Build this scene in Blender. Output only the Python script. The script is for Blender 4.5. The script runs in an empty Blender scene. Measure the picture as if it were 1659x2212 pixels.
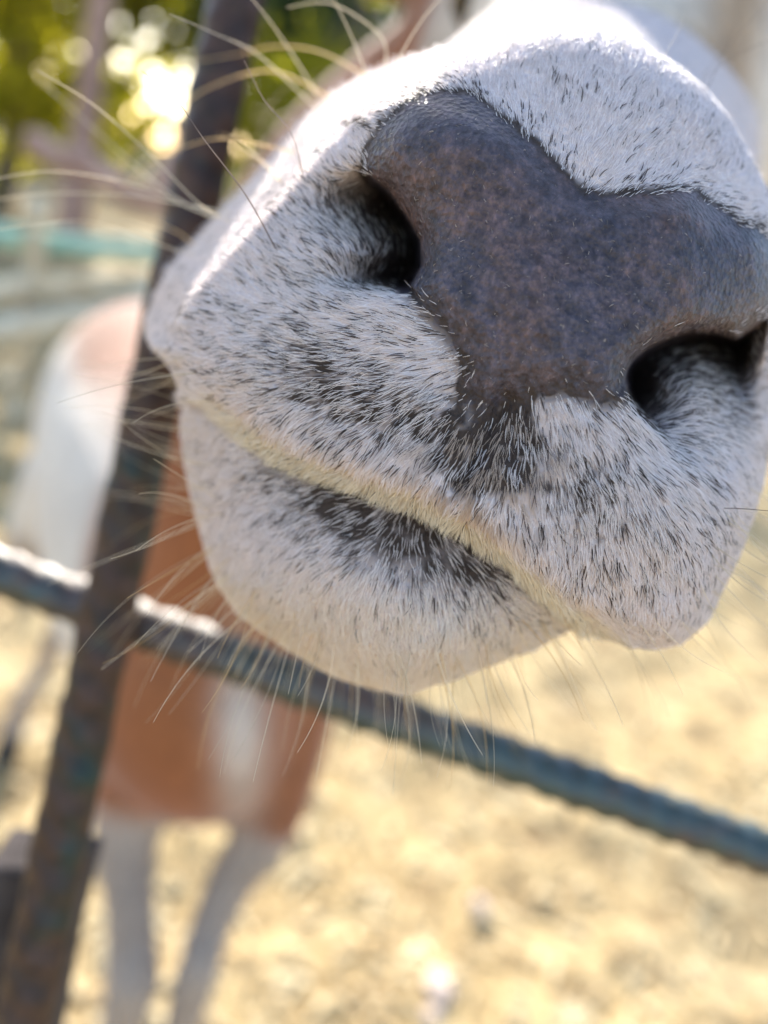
import bpy, bmesh, math, random
import numpy as np
from mathutils import Vector, Matrix

rng = np.random.default_rng(7)
random.seed(7)
scene = bpy.context.scene
col = scene.collection

# ---------------------------------------------------------------- camera
PITCH, ROLL = math.radians(19.0), math.radians(17.0)
CAM = np.array([0.0, 0.0, 0.92])
FPX, CX, CY = 1795.6, 829.5, 1106.0            # focal length and centre in a 1659 x 2212 frame
fwd = np.array([0, math.cos(PITCH), -math.sin(PITCH)])
r0 = np.array([1.0, 0, 0]); u0 = np.array([0, math.sin(PITCH), math.cos(PITCH)])
RGT = math.cos(ROLL)*r0 + math.sin(ROLL)*u0
UPV = -math.sin(ROLL)*r0 + math.cos(ROLL)*u0
cam_d = bpy.data.cameras.new('camera')
cam = bpy.data.objects.new('camera', cam_d); col.objects.link(cam)
cam.matrix_world = Matrix(((RGT[0], UPV[0], -fwd[0], CAM[0]), (RGT[1], UPV[1], -fwd[1], CAM[1]),
                           (RGT[2], UPV[2], -fwd[2], CAM[2]), (0, 0, 0, 1)))
cam_d.sensor_fit = 'HORIZONTAL'; cam_d.sensor_width = 36.0
cam_d.lens = 36.0*FPX/1659.0
cam_d.clip_start = 0.01; cam_d.clip_end = 500.0
cam_d.dof.use_dof = True
cam_d.dof.focus_distance = 0.1185
cam_d.dof.aperture_fstop = cam_d.lens/1000.0/0.0042      # pupil 4.2 mm wide
scene.camera = cam

# ---------------------------------------------------------------- sky, sun, exposure
SUN = np.array([-0.215, 0.85, 0.47]); SUN /= np.linalg.norm(SUN)      # towards the sun
world = bpy.data.worlds.new('World'); scene.world = world; world.use_nodes = True
wn = world.node_tree.nodes; wl = world.node_tree.links
sky = wn.new('ShaderNodeTexSky'); sky.sky_type = 'NISHITA'; sky.sun_disc = False
sky.sun_elevation = math.asin(SUN[2]); sky.sun_rotation = math.atan2(SUN[0], SUN[1])
wn['Background'].inputs['Strength'].default_value = 0.15
wl.new(sky.outputs['Color'], wn['Background'].inputs['Color'])
sd = bpy.data.lights.new('sun', 'SUN'); sd.energy = 5.0; sd.angle = math.radians(0.5); sd.color = (1.0, 0.93, 0.82)
sun = bpy.data.objects.new('sun', sd); col.objects.link(sun)
sun.rotation_euler = Vector(SUN).to_track_quat('Z', 'Y').to_euler()
scene.view_settings.view_transform = 'Standard'; scene.view_settings.look = 'None'
scene.view_settings.exposure = 1.72; scene.view_settings.gamma = 1.0; scene.view_settings.use_curve_mapping = False
scene.render.engine = 'CYCLES'
scene.cycles.max_bounces = 8; scene.cycles.diffuse_bounces = 5; scene.cycles.transparent_max_bounces = 8
scene.cycles.sample_clamp_indirect = 6.0

# ---------------------------------------------------------------- helpers
def P(x, y, z):                                   # picture point + distance along the view axis -> place in the world
    x = np.asarray(x, float); y = np.asarray(y, float); z = np.asarray(z, float)
    X = (x-CX)/FPX*z; Y = (y-CY)/FPX*z
    return CAM + X[..., None]*RGT - Y[..., None]*UPV + z[..., None]*fwd
def proj(p):
    d = np.asarray(p) - CAM
    z = d@fwd
    return np.stack([CX + (d@RGT)/z*FPX, CY - (d@UPV)/z*FPX, z], -1)
def ground_at(x, dist):                           # spot on the ground at forward distance, in picture column x near mid height
    for y in (1106.0,):
        pass
    lo = np.array([0, dist, 0.0]); best = lo
    # solve sideways place so that the spot appears in column x
    a, b = -dist*2, dist*2
    for _ in range(40):
        m = (a+b)/2
        if proj(np.array([m, dist, 0.4]))[0] < x: a = m
        else: b = m
    return np.array([(a+b)/2, dist, 0.0])
def sstep(a, b, x):
    t = np.clip((x-a)/(b-a), 0, 1); return t*t*(3-2*t)
def tag(o, label=None, cat=None, group=None, kind=None):
    if label: o['label'] = label
    if cat: o['category'] = cat
    if group: o['group'] = group
    if kind: o['kind'] = kind
    return o
def empty(name, loc=(0, 0, 0)):
    o = bpy.data.objects.new(name, None); o.location = loc; o.empty_display_size = 0.05; col.objects.link(o); return o
def mesh_obj(name, verts, faces, mat, parent=None, smooth=True):
    me = bpy.data.meshes.new(name)
    verts = np.asarray(verts, np.float32)
    faces = np.asarray(faces, np.int32)
    n, k = faces.shape
    me.vertices.add(len(verts)); me.vertices.foreach_set('co', verts.ravel())
    me.loops.add(n*k); me.loops.foreach_set('vertex_index', faces.ravel())
    me.polygons.add(n); me.polygons.foreach_set('loop_start', np.arange(0, n*k, k, dtype=np.int32))
    me.polygons.foreach_set('use_smooth', np.full(n, smooth))
    me.update(calc_edges=True); me.validate()
    if mat: me.materials.append(mat)
    o = bpy.data.objects.new(name, me); col.objects.link(o)
    if parent is not None:
        bpy.context.view_layer.update()
        o.parent = parent; o.matrix_parent_inverse = parent.matrix_world.inverted()
    return o
def color_attr(me, name, c):
    a = me.attributes.new(name, 'FLOAT_COLOR', 'POINT')
    buf = np.ones((len(c), 4), np.float32); buf[:, :3] = c
    a.data.foreach_set('color', buf.ravel())
def float_attr(me, name, v):
    a = me.attributes.new(name, 'FLOAT', 'POINT'); a.data.foreach_set('value', np.asarray(v, np.float32))
class NT:
    def __init__(s, name):
        s.m = bpy.data.materials.new(name); s.m.use_nodes = True
        s.t = s.m.node_tree; s.n = s.t.nodes; s.b = s.n['Principled BSDF']; s.out = s.n['Material Output']
        s.b.inputs['Specular IOR Level'].default_value = 0.3
    def node(s, typ, **kw):
        x = s.n.new(typ)
        for k, v in kw.items():
            if hasattr(x, k): setattr(x, k, v)
            else: x.inputs[k.replace('_', ' ')].default_value = v
        return x
    def link(s, a, b): s.t.links.new(a, b)
    def coord(s): return s.node('ShaderNodeTexCoord').outputs['Object']
    def noise(s, vec, scale, detail=4, rough=0.55, dist=0.0):
        x = s.node('ShaderNodeTexNoise'); s.link(vec, x.inputs['Vector'])
        x.inputs['Scale'].default_value = scale; x.inputs['Detail'].default_value = detail
        x.inputs['Roughness'].default_value = rough; x.inputs['Distortion'].default_value = dist
        return x.outputs['Fac']
    def ramp(s, fac, stops):
        x = s.node('ShaderNodeValToRGB'); e = x.color_ramp.elements
        while len(e) < len(stops): e.new(0.5)
        for q, (p, c) in zip(e, stops):
            q.position = p; q.color = (*c, 1) if len(c) == 3 else c
        s.link(fac, x.inputs['Fac']); return x.outputs['Color']
    def mix(s, fac, a, b, blend='MIX'):
        x = s.node('ShaderNodeMix', data_type='RGBA', blend_type=blend)
        for sock, v in ((x.inputs['Factor'], fac), (x.inputs['A'], a), (x.inputs['B'], b)):
            pass
        ins = [i for i in x.inputs if i.enabled]
        for sock, v in zip(ins, (fac, a, b)):
            if hasattr(v, 'node'): s.link(v, sock)
            elif isinstance(v, (int, float)): sock.default_value = v
            else: sock.default_value = (*v, 1)
        return [o for o in x.outputs if o.enabled][0]
    def bump(s, h, strength=0.5, dist=0.001, normal=None):
        x = s.node('ShaderNodeBump'); s.link(h, x.inputs['Height'])
        x.inputs['Strength'].default_value = strength; x.inputs['Distance'].default_value = dist
        if normal is not None: s.link(normal, x.inputs['Normal'])
        return x.outputs['Normal']
    def attr(s, name):
        x = s.node('ShaderNodeAttribute'); x.attribute_name = name; return x

def tube(path, rad, nseg=14, squash=None, up=(0, 0, 1)):
    """closed tube along a path; rad may be one (r) or two (across, upward) radii per point"""
    path = np.asarray(path, float); n = len(path)
    rad = np.asarray(rad, float)
    if rad.ndim == 1: rad = np.stack([rad, rad], 1)
    t = np.gradient(path, axis=0); t /= np.linalg.norm(t, axis=1)[:, None]+1e-9
    up = np.asarray(up, float)
    V = []
    for i in range(n):
        s = np.cross(t[i], up); ln = np.linalg.norm(s)
        s = s/ln if ln > 1e-4 else np.array([1.0, 0, 0])
        w = np.cross(s, t[i])
        a = np.linspace(0, 2*np.pi, nseg, endpoint=False)
        V.append(path[i] + np.cos(a)[:, None]*s*rad[i, 0] + np.sin(a)[:, None]*w*rad[i, 1])
    V = np.concatenate(V)
    F = []
    for i in range(n-1):
        for j in range(nseg):
            k = (j+1) % nseg
            F.append((i*nseg+j, i*nseg+k, (i+1)*nseg+k, (i+1)*nseg+j))
    c0, c1 = len(V), len(V)+1
    V = np.concatenate([V, path[:1], path[-1:]])
    tri = []
    for j in range(nseg):
        k = (j+1) % nseg
        tri.append((c0, k, j, j)); tri.append((c1, (n-1)*nseg+j, (n-1)*nseg+k, (n-1)*nseg+k))
    return V, F, tri
def spline(pts, n):
    """Catmull-Rom through control rows (any number of columns)"""
    p = np.asarray(pts, float); p = np.vstack([2*p[0]-p[1], p, 2*p[-1]-p[-2]])
    m = len(p)-3; out = []
    for u in np.linspace(0, m-1e-6, n):
        i = int(u); f = u-i; a, b, c, d = p[i:i+4]
        out.append(0.5*((2*b)+(c-a)*f+(2*a-5*b+4*c-d)*f*f+(3*b-a-3*c+d)*f**3))
    return np.array(out)
def bm_from(parts):
    bm = bmesh.new()
    for V, F, T in parts:
        vs = [bm.verts.new(v) for v in V]
        for f in F: bm.faces.new([vs[i] for i in f])
        for f in T: bm.faces.new([vs[i] for i in f[:3]])
    return bm
def bm_obj(name, bm, mat, parent=None, smooth=True):
    me = bpy.data.meshes.new(name)
    bmesh.ops.recalc_face_normals(bm, faces=bm.faces)
    bm.to_mesh(me); bm.free()
    for p in me.polygons: p.use_smooth = smooth
    if mat: me.materials.append(mat)
    o = bpy.data.objects.new(name, me); col.objects.link(o)
    if parent is not None:
        bpy.context.view_layer.update()
        o.parent = parent; o.matrix_parent_inverse = parent.matrix_world.inverted()
    return o

# ================================================================ ground
def ground_mat():
    m = NT('sand'); c = m.coord()
    n1 = m.noise(c, 9.0, 6, 0.6); n2 = m.noise(c, 34.0, 4, 0.65); n3 = m.noise(c, 1.3, 3)
    base = m.ramp(n1, [(0.30, (0.17, 0.115, 0.055)), (0.50, (0.38, 0.285, 0.14)), (0.68, (0.52, 0.42, 0.235))])
    fine = m.ramp(n2, [(0.3, (0.45, 0.42, 0.38)), (0.6, (1, 1, 1))])
    base = m.mix(0.75, base, fine, 'MULTIPLY')
    big = m.ramp(n3, [(0.35, (0.85, 0.85, 0.88)), (0.65, (1.06, 1.03, 0.98))])
    m.link(m.mix(1.0, base, big, 'MULTIPLY'), m.b.inputs['Base Color'])
    m.b.inputs['Roughness'].default_value = 0.95
    m.link(m.bump(n2, 0.6, 0.01, m.bump(n1, 0.6, 0.03)), m.b.inputs['Normal'])
    return m.m
def hash_noise(x, y, s):
    v = 0
    for k, (a, f) in enumerate(((1, 1), (0.5, 2.1), (0.25, 4.3))):
        v = v + a*np.sin(x*f*s+1.7*k+np.sin(y*f*s*0.8+k))*np.cos(y*f*s*1.1+2.3*k+np.sin(x*f*s*0.7))
    return v
gx = np.concatenate([-np.geomspace(150, 3.2, 26), np.linspace(-3, 3, 220), np.geomspace(3.2, 150, 26)])
gy = np.concatenate([-np.geomspace(60, 1.2, 12), np.linspace(-1, 4.5, 200), np.geomspace(4.7, 250, 30)])
GX, GY = np.meshgrid(gx, gy)
GZ = 0.012*hash_noise(GX, GY, 6.0) + 0.006*hash_noise(GX+3, GY, 19.0)
GZ -= 0.02
def grid_faces(nu, nv, wrap=False):
    i = np.arange(nu*nv).reshape(nv, nu)
    if wrap: i = np.concatenate([i, i[:, :1]], 1)
    return np.stack([i[:-1, :-1], i[:-1, 1:], i[1:, 1:], i[1:, :-1]], -1).reshape(-1, 4)
g = mesh_obj('ground', np.stack([GX, GY, GZ], -1).reshape(-1, 3), grid_faces(len(gx), len(gy)), ground_mat())
tag(g, 'dry pale sandy ground of the animal paddock', kind='structure')

def simple_mat(name, c1, c2, scale, rough=0.8, bump=0.002, trans=0.0, stops=(0.35, 0.65)):
    m = NT(name); c = m.coord(); n = m.noise(c, scale, 5)
    m.link(m.ramp(n, [(stops[0], c1), (stops[1], c2)]), m.b.inputs['Base Color'])
    m.b.inputs['Roughness'].default_value = rough
    if bump: m.link(m.bump(m.noise(c, scale*4, 4), 0.6, bump), m.b.inputs['Normal'])
    if trans:
        t = m.node('ShaderNodeBsdfTranslucent'); mx = m.node('ShaderNodeMixShader'); mx.inputs[0].default_value = trans
        m.link(m.ramp(n, [(stops[0], tuple(1.3*q for q in c1)), (stops[1], tuple(1.3*q for q in c2))]), t.inputs['Color'])
        m.link(m.b.outputs[0], mx.inputs[1]); m.link(t.outputs[0], mx.inputs[2]); m.link(mx.outputs[0], m.out.inputs['Surface'])
    return m.m

# straw and chips lying on the sand
def litter():
    n = 9000
    r = 0.62 + 5.4*rng.random(n)**1.6; a = (rng.random(n)-0.5)*2.3
    x = r*np.sin(a); y = r*np.cos(a)
    L = 0.006+0.022*rng.random(n)**2; W = 0.002+0.006*rng.random(n); yaw = rng.random(n)*6.28; tl = (rng.random(n)-0.5)*0.7
    d = np.stack([np.cos(yaw)*np.cos(tl), np.sin(yaw)*np.cos(tl), np.sin(tl)], 1)
    s = np.stack([-np.sin(yaw), np.cos(yaw), np.zeros(n)], 1)
    z = 0.012*hash_noise(x, y, 6.0)+0.006*hash_noise(x+3, y, 19.0)-0.02+0.006
    c = np.stack([x, y, z], 1); u = np.cross(d, s)*0.0015
    V = np.stack([c-d*L[:, None]-s*W[:, None], c+d*L[:, None]-s*W[:, None]*0.6, c+d*L[:, None]+s*W[:, None]*0.6, c-d*L[:, None]+s*W[:, None], c+u*2], 1)
    i = np.arange(n)[:, None]*5
    F = np.concatenate([i+np.array([[0, 1, 4, 4]]), i+np.array([[1, 2, 4, 4]]), i+np.array([[2, 3, 4, 4]]), i+np.array([[3, 0, 4, 4]])])
    F = F[:, :3]
    o = mesh_obj('straw_litter', V.reshape(-1, 3), F, simple_mat('straw', (0.30, 0.20, 0.09), (0.62, 0.52, 0.32), 14.0, 0.8, 0), smooth=False)
    tag(o, 'scattered straw and wood chips over the sandy ground', 'litter', kind='stuff')
litter()

def stone(name, loc, r, mat, label, seed):
    bm = bmesh.new(); bmesh.ops.create_icosphere(bm, subdivisions=3, radius=1.0)
    q = random.Random(seed); ax = [Vector((q.gauss(0, 1), q.gauss(0, 1), q.gauss(0, 1))).normalized() for _ in range(9)]
    for v in bm.verts:
        k = 1.0
        for w in ax: k -= 0.16*max(0, v.co.normalized().dot(w)-0.72)/0.28
        v.co = Vector((v.co.x*r[0]*k, v.co.y*r[1]*k, v.co.z*r[2]*k))
    o = bm_obj(name, bm, mat); o.location = loc; o.rotation_euler = (0, 0, q.random()*3)
    tag(o, label, 'stone', 'loose stones lying on the sand'); return o
def ground_hit(x, y):
    d = P(x, y, 1.0)-CAM
    return CAM + d*(-CAM[2]/d[2])
sm = simple_mat('pale_stone', (0.50, 0.36, 0.28), (0.70, 0.60, 0.52), 30.0, 0.8)
h1 = ground_hit(945, 2135); h2 = ground_hit(1035, 1960); h3 = ground_hit(930, 2190)
stone('stone', (h1[0], h1[1], 0.0), (0.030, 0.019, 0.016), sm, 'largest pale pinkish stone lying on the sand', 3)
stone('stone', (h2[0], h2[1], 0.0), (0.014, 0.017, 0.017), sm, 'small pale stone standing alone on the sand below the cross bar', 5)
stone('stone', (h3[0], h3[1], -0.006), (0.016, 0.014, 0.012), sm, 'small pinkish stone just beside the largest stone', 8)

# ================================================================ fence of ribbed bars
def bar_mat(name, lo_, hi_, spec):
    m = NT(name); c = m.coord()
    n = m.noise(c, 28.0, 6, 0.65); n2 = m.noise(c, 160.0, 4)
    rust = m.ramp(n2, [(0.3, (0.022, 0.012, 0.008)), (0.7, (0.075, 0.036, 0.022))])
    paint = m.ramp(n2, [(0.3, (0.005, 0.016, 0.014)), (0.7, (0.012, 0.036, 0.030))])
    fac = m.ramp(n, [(lo_, (0, 0, 0)), (hi_, (1, 1, 1))])
    m.link(m.mix(fac, rust, paint), m.b.inputs['Base Color'])
    m.link(m.ramp(fac, [(0, (0.60, 0.60, 0.60)), (1, (0.50, 0.50, 0.50))]), m.b.inputs['Roughness'])
    m.b.inputs['Specular IOR Level'].default_value = spec
    m.link(m.bump(n2, 0.3, 0.0003, m.bump(fac, 0.3, 0.0002)), m.b.inputs['Normal'])
    return m.m
BAR = bar_mat('rusty_bar', 0.54, 0.64, 0.35); BARG = bar_mat('painted_bar', 0.40, 0.52, 0.9)
def ribbed_bar(name, a, b, r, pitch, parent, up, rib=0.00085):
    a = np.asarray(a, float); b = np.asarray(b, float); L = np.linalg.norm(b-a); t = (b-a)/L
    s = np.cross(t, up); s /= np.linalg.norm(s); w = np.cross(s, t)
    n = int(L/pitch*10); m = 28
    u = np.linspace(0, L, n); th = np.linspace(0, 2*np.pi, m, endpoint=False)
    U, TH = np.meshgrid(u, th, indexing='ij')
    ph = (U + 0.0035*np.abs(np.sin(TH))*np.where(np.cos(TH) > 0, 1, -1)) / pitch
    ribp = (0.5+0.5*np.cos(2*np.pi*ph))**1.3*np.clip(np.abs(np.sin(TH))*3-0.2, 0, 1)
    lon = np.exp(-(np.minimum(np.abs(np.cos(TH)-1), np.abs(np.cos(TH)+1))/0.03)**2)
    R = r + rib*ribp + 0.0010*lon + 0.00025*np.sin(U*190+TH*2)
    bend = 0.0012*np.sin(U*7.0)
    V = a + U[..., None]*t + (np.cos(TH)*R)[..., None]*s + (np.sin(TH)*R+bend)[..., None]*w
    return mesh_obj(name, V.reshape(-1, 3), grid_faces(m, n, True), BARG if name == 'cross_bar' else BAR, parent)
ZB = 0.262
rail_a, rail_b = P(0, 1232, ZB), P(1659, 1838, ZB+0.005)
rd = (rail_b-rail_a)/np.linalg.norm(rail_b-rail_a)
post_x = P(50, 2212, ZB-0.0155); post_top = P(505, 0, ZB-0.0135)
pd = (post_top-post_x)/np.linalg.norm(post_top-post_x)
k = (0.0-post_x[2])/pd[2]
fence = empty('bar_fence', (post_x+pd*k))
tag(fence, 'green painted rusty fence of ribbed steel bars, the animal pokes its head through', 'fence')
ribbed_bar('upright_bar', post_x+pd*(k-0.1), post_x+pd*(k+1.55), 0.0074, 0.0110, fence, np.array([0, 1.0, 0]))
ribbed_bar('cross_bar', rail_a-rd*0.55, rail_b+rd*0.5, 0.0070, 0.0104, fence, np.array([0, 0, 1.0]), 0.0009)
# the rest of the same fence, outside the frame: next cross bars and uprights
upr = np.array([0, 0, 1.0])
ribbed_bar('cross_bar', rail_a-rd*0.55+upr*0.46, rail_b+rd*0.5+upr*0.46, 0.0070, 0.0104, fence, np.array([0, 0, 1.0]))
ribbed_bar('upright_bar', post_x+pd*(k-0.1)+rd*0.42, post_x+pd*(k+1.55)+rd*0.42, 0.0074, 0.0110, fence, np.array([0, 1.0, 0]))
# dark stake beside the upright
st = P(98, 1838, ZB+0.010); sd_ = np.array([0, 0, 1.0])
bm = bmesh.new()
def stake():
    w, d = 0.0155, 0.010
    top = st; kk = (0-top[2])
    x1 = np.array([1.0, 0, 0]); y1 = np.array([0, 1.0, 0]); V = []; F = []
    n = 26
    for i in range(n):
        f = i/(n-1); z = -0.1+(top[2]+0.1)*f
        for j, (sx, sy) in enumerate(((-1, -1), (1, -1), (1, 1), (-1, 1))):
            q = np.array([top[0], top[1], z]) + x1*sx*w*(1+0.05*math.sin(i*1.7+j)) + y1*sy*d*(1+0.06*math.cos(i*2.1+j))
            if i == n-1: q[2] += 0.004*sx
            V.append(q)
    for i in range(n-1):
        for j in range(4):
            kx = (j+1) % 4; F.append((i*4+j, i*4+kx, (i+1)*4+kx, (i+1)*4+j))
    F.append(((n-1)*4, (n-1)*4+1, (n-1)*4+2, (n-1)*4+3))
    o = mesh_obj('stake', V, F, simple_mat('dark_weathered_wood', (0.022, 0.017, 0.017), (0.060, 0.048, 0.046), 60.0, 0.9, 0.002), smooth=False)
    m = o.modifiers.new('bevel', 'BEVEL'); m.width = 0.0015; m.segments = 2; m.limit_method = 'ANGLE'
    tag(o, 'short dark weathered stake beside the rusty upright bar', 'stake')
bm.free(); stake()

# ================================================================ deer: muzzle
OUT = np.array([(880,130),(950,105),(1040,100),(1120,65),(1200,48),(1290,55),(1380,90),(1450,135),(1520,190),(1570,250),(1610,320),(1640,380),
 (1668,440),(1692,520),(1700,620),(1692,720),(1680,800),(1668,850),(1660,950),(1645,1040),(1622,1120),(1592,1200),(1562,1262),(1530,1330),(1480,1380),
 (1420,1400),(1350,1390),(1290,1360),(1250,1342),(1228,1356),(1150,1400),(1050,1435),(960,1470),(870,1495),(800,1480),(720,1455),(650,1415),(580,1370),
 (520,1325),(480,1270),(455,1210),(435,1140),(420,1080),(403,1000),(394,930),(400,866),(375,800),(332,745),(320,690),(338,640),(370,580),(420,530),
 (480,460),(540,400),(590,340),(650,270),(720,205),(790,165),(840,145)], float)
MOUTH = np.array([(340,835),(400,866),(450,884),(520,932),(600,986),(700,1027),(800,1056),(900,1086),(1000,1140),(1080,1200),(1150,1262),(1210,1310),(1250,1342),(1300,1385)], float)
WING_L = np.array([(806,392),(831,409),(874,468),(905,520),(908,574),(884,611),(873,627)], float)
WING_R = np.array([(1651,699),(1591,737),(1540,722),(1484,720),(1442,733),(1399,754),(1369,780),(1356,801),(1352,827)], float)
LEATHER = np.array([(793,329),(832,265),(884,223),(953,197),(1017,207),(1075,250),(1139,298),(1181,340),(1219,383),(1256,414),(1309,425),(1373,420),
 (1447,414),(1495,414),(1537,441),(1590,478),(1638,494),(1672,531),(1700,580),(1700,650),(1651,699),(1591,737),(1540,722),(1484,720),(1442,733),(1399,754),
 (1369,780),(1356,801),(1352,827),(1354,853),(1292,853),(1228,831),(1164,836),(1100,850),(1062,880),(1040,905),(1025,860),(1020,800),(1005,751),(969,700),(926,662),(884,619),
 (908,574),(905,520),(874,468),(831,409),(788,372)], float)
PHIL = np.array([(1092,860),(1062,920),(1030,985),(985,1055)], float)
def polydist(p, poly, closed=False):
    """distance, signed side (+ = right-hand side of travel in picture coords), arc position"""
    q = np.vstack([poly, poly[:1]]) if closed else poly
    best = np.full(len(p), 1e9); side = np.zeros(len(p)); arc = np.zeros(len(p)); acc = 0.0
    for a, b in zip(q[:-1], q[1:]):
        ab = b-a; L = np.hypot(*ab)
        t = np.clip(((p-a)@ab)/(L*L), 0, 1)
        d = np.hypot(*(p-(a+t[:, None]*ab)).T)
        cr = ab[0]*(p[:, 1]-a[1])-ab[1]*(p[:, 0]-a[0])
        m = d < best-1e-6
        best[m] = d[m]; side[m] = np.sign(cr[m]); arc[m] = (acc+t*L)[m]; acc += L
    return best, side, arc
def inside(p, poly):
    r = np.zeros(len(p), bool); n = len(poly); j = n-1
    for i in range(n):
        xi, yi = poly[i]; xj, yj = poly[j]
        c = ((yi > p[:, 1]) != (yj > p[:, 1])) & (p[:, 0] < (xj-xi)*(p[:, 1]-yi)/(yj-yi+1e-12)+xi)
        r ^= c; j = i
    return r
def rbf(ctrl, vals, p, sm=1e-3):
    c = np.asarray(ctrl, float)/400.0; q = np.asarray(p, float)/400.0; v = np.asarray(vals, float)
    if v.ndim == 1: v = v[:, None]
    K = lambda d: d*d*np.log(d+1e-9)
    D = np.hypot(*(c[:, None]-c[None]).transpose(2, 0, 1)); n = len(c)
    A = np.zeros((n+3, n+3)); A[:n, :n] = K(D)+np.eye(n)*sm
    A[:n, n] = 1; A[:n, n+1:] = c; A[n, :n] = 1; A[n+1:, :n] = c.T
    w = np.linalg.solve(A, np.vstack([v, np.zeros((3, v.shape[1]))]))
    out = np.zeros((len(q), v.shape[1]))
    for i in range(n):
        out += K(np.hypot(q[:, 0]-c[i, 0], q[:, 1]-c[i, 1]))[:, None]*w[i]
    return out + w[n] + q@w[n+1:]
UPD = np.array([  # picture place and distance in mm: nose, lips, sides
 (1130,560,109),(900,230,117),(1060,290,112),(1230,380,113),(1500,430,117),(1630,560,124),(860,420,118),(1150,650,107),(1130,800,108),(1080,900,110),(1450,710,113),(1300,600,110),(950,400,113),
 (1050,150,122),(1250,80,126),(1290,220,118),(1160,240,117),(1450,280,121),(1550,380,127),(1610,340,131),(1380,130,125),(920,140,124),
 (750,250,130),(650,400,128),(550,500,129),(450,600,132),(380,720,134),(600,600,125),(700,690,119),(850,720,113),(650,820,119),(500,800,125),(420,800,131),(720,400,124),(800,280,121),
 (700,920,117),(850,950,112),(950,1000,110),(1050,1050,109),(560,900,124),(480,870,129),(690,560,122),
 (1200,1000,108),(1300,1100,109),(1400,1200,113),(1450,1300,120),(1350,1330,119),(1250,1250,113),(1550,1150,121),(1600,1000,131),(1560,900,130),(1450,960,117),(1350,920,110),(1640,850,140),(1250,900,108),
 (1500,1050,116)], float)
LOD = np.array([(900,1120,121),(800,1100,122),(1000,1190,121),(1100,1260,123),(1200,1320,129),(600,1010,131),(500,960,138),(420,900,148),(850,1290,118),(700,1200,122),(1000,1360,122),(600,1250,130),
 (500,1150,139),(850,1420,124),(700,1380,130),(1150,1360,131),(440,1050,146),(950,1250,118),(760,1290,121)], float)
NTH, NR = 820, 300
CEN = np.array([1010.0, 800.0])
th = np.linspace(0, 2*np.pi, NTH, endpoint=False)
# outline radius seen from the centre, slightly smoothed
dn = []
for (a, b) in zip(OUT, np.roll(OUT, -1, 0)):
    dn.append(a+(b-a)*np.linspace(0, 1, 40, endpoint=False)[:, None])
dn = np.concatenate(dn); ang = np.arctan2(dn[:, 1]-CEN[1], dn[:, 0]-CEN[0]) % (2*np.pi); rr = np.hypot(*(dn-CEN).T)
o_ = np.argsort(ang); RO = np.interp(th, ang[o_], rr[o_], period=2*np.pi)
ker = np.hanning(13); ker /= ker.sum()
RO = np.convolve(np.concatenate([RO[-6:], RO, RO[:6]]), ker, 'valid')
sfrac = np.linspace(0.004, 1, NR)
SX = CEN[0]+np.outer(sfrac, RO*np.cos(th)); SY = CEN[1]+np.outer(sfrac, RO*np.sin(th))
PX = np.stack([SX, SY], -1).reshape(-1, 2)
OUTS = np.stack([CEN[0]+RO*np.cos(th), CEN[1]+RO*np.sin(th)], 1)[::4]
dm, sm_, am = polydist(PX, MOUTH)
lower = sm_ > 0                                         # chin side
de = polydist(PX, OUTS, True)[0]
zu = 113.5+0.82*(rbf(UPD[:, :2], UPD[:, 2], PX)[:, 0]-107); zl = 125+0.85*(rbf(LOD[:, :2], LOD[:, 2], PX)[:, 0]-118)
inl = inside(PX, LEATHER); dl = polydist(PX, LEATHER, True)[0]
sl = np.where(inl, dl, -dl)                             # >0 inside the bare nose
def rnd(d, w, h):
    t = np.clip(1-d/w, 0, 1); return h*(1-np.sqrt(np.clip(1-t*t, 0, 1)))
# bare nose stands a little proud, round at its border
zu -= 2.0*sstep(-24, 60, sl)
wl_, ws_l, wa_l = polydist(PX, WING_L)
wr_, ws_r, wa_r = polydist(PX, WING_R)
# nostrils
yL = sstep(350, 490, PX[:, 1])*(1-sstep(600, 640, PX[:, 1]))
holeL = (~inl) & (PX[:, 0] < 915) & (PX[:, 1] < 660)
wL = np.where(holeL, np.exp(-(wl_/72)**1.5), 0)*yL
zu += 30*wL + np.where(holeL, 5.5*np.exp(-(wl_/135)**2), 0)*sstep(290, 500, PX[:, 1])*(1-sstep(600, 665, PX[:, 1]))
zu += np.where(inl, rnd(wl_, 46, 7.0), 0)*sstep(370, 440, PX[:, 1])
EDGE_R = np.array([(1352,827),(1356,858),(1374,890),(1404,926),(1446,972),(1490,1010)], float)
er_, es_r, ea_r = polydist(PX, EDGE_R)
sgn_e = np.where(es_r < 0, er_, -er_)                   # >0 on the nostril side
holeR = (~inl) & (PX[:, 0] > 1340) & (PX[:, 1] > 700) & (sgn_e > -20)
mR = sstep(-6, 14, sgn_e)*(1-sstep(1585, 1665, PX[:, 0]))
wR = np.where(holeR, np.exp(-(wr_/74)**1.5), 0)*mR
zu += 32*wR + np.where(holeR, 7.5*np.exp(-(wr_/170)**2), 0)*mR
zu += np.where(inl, rnd(wr_, 44, 7.5), 0)
dp = polydist(PX, PHIL)[0]
zu += 1.3*np.exp(-(dp/20)**2)
# lips
zu += rnd(dm, 62, 7.5)
zl += rnd(dm, 34, 3.5)
Z = np.where(lower, zl, zu)
Z = np.where(lower, zl, zu) + 9.0*np.exp(-(dm/6.5)**2)*sstep(0, 40, de)
# smooth the step across the mouth line
ru = rnd(de, 72, 17.0); rl = rnd(de, 110, 15.0)
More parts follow.
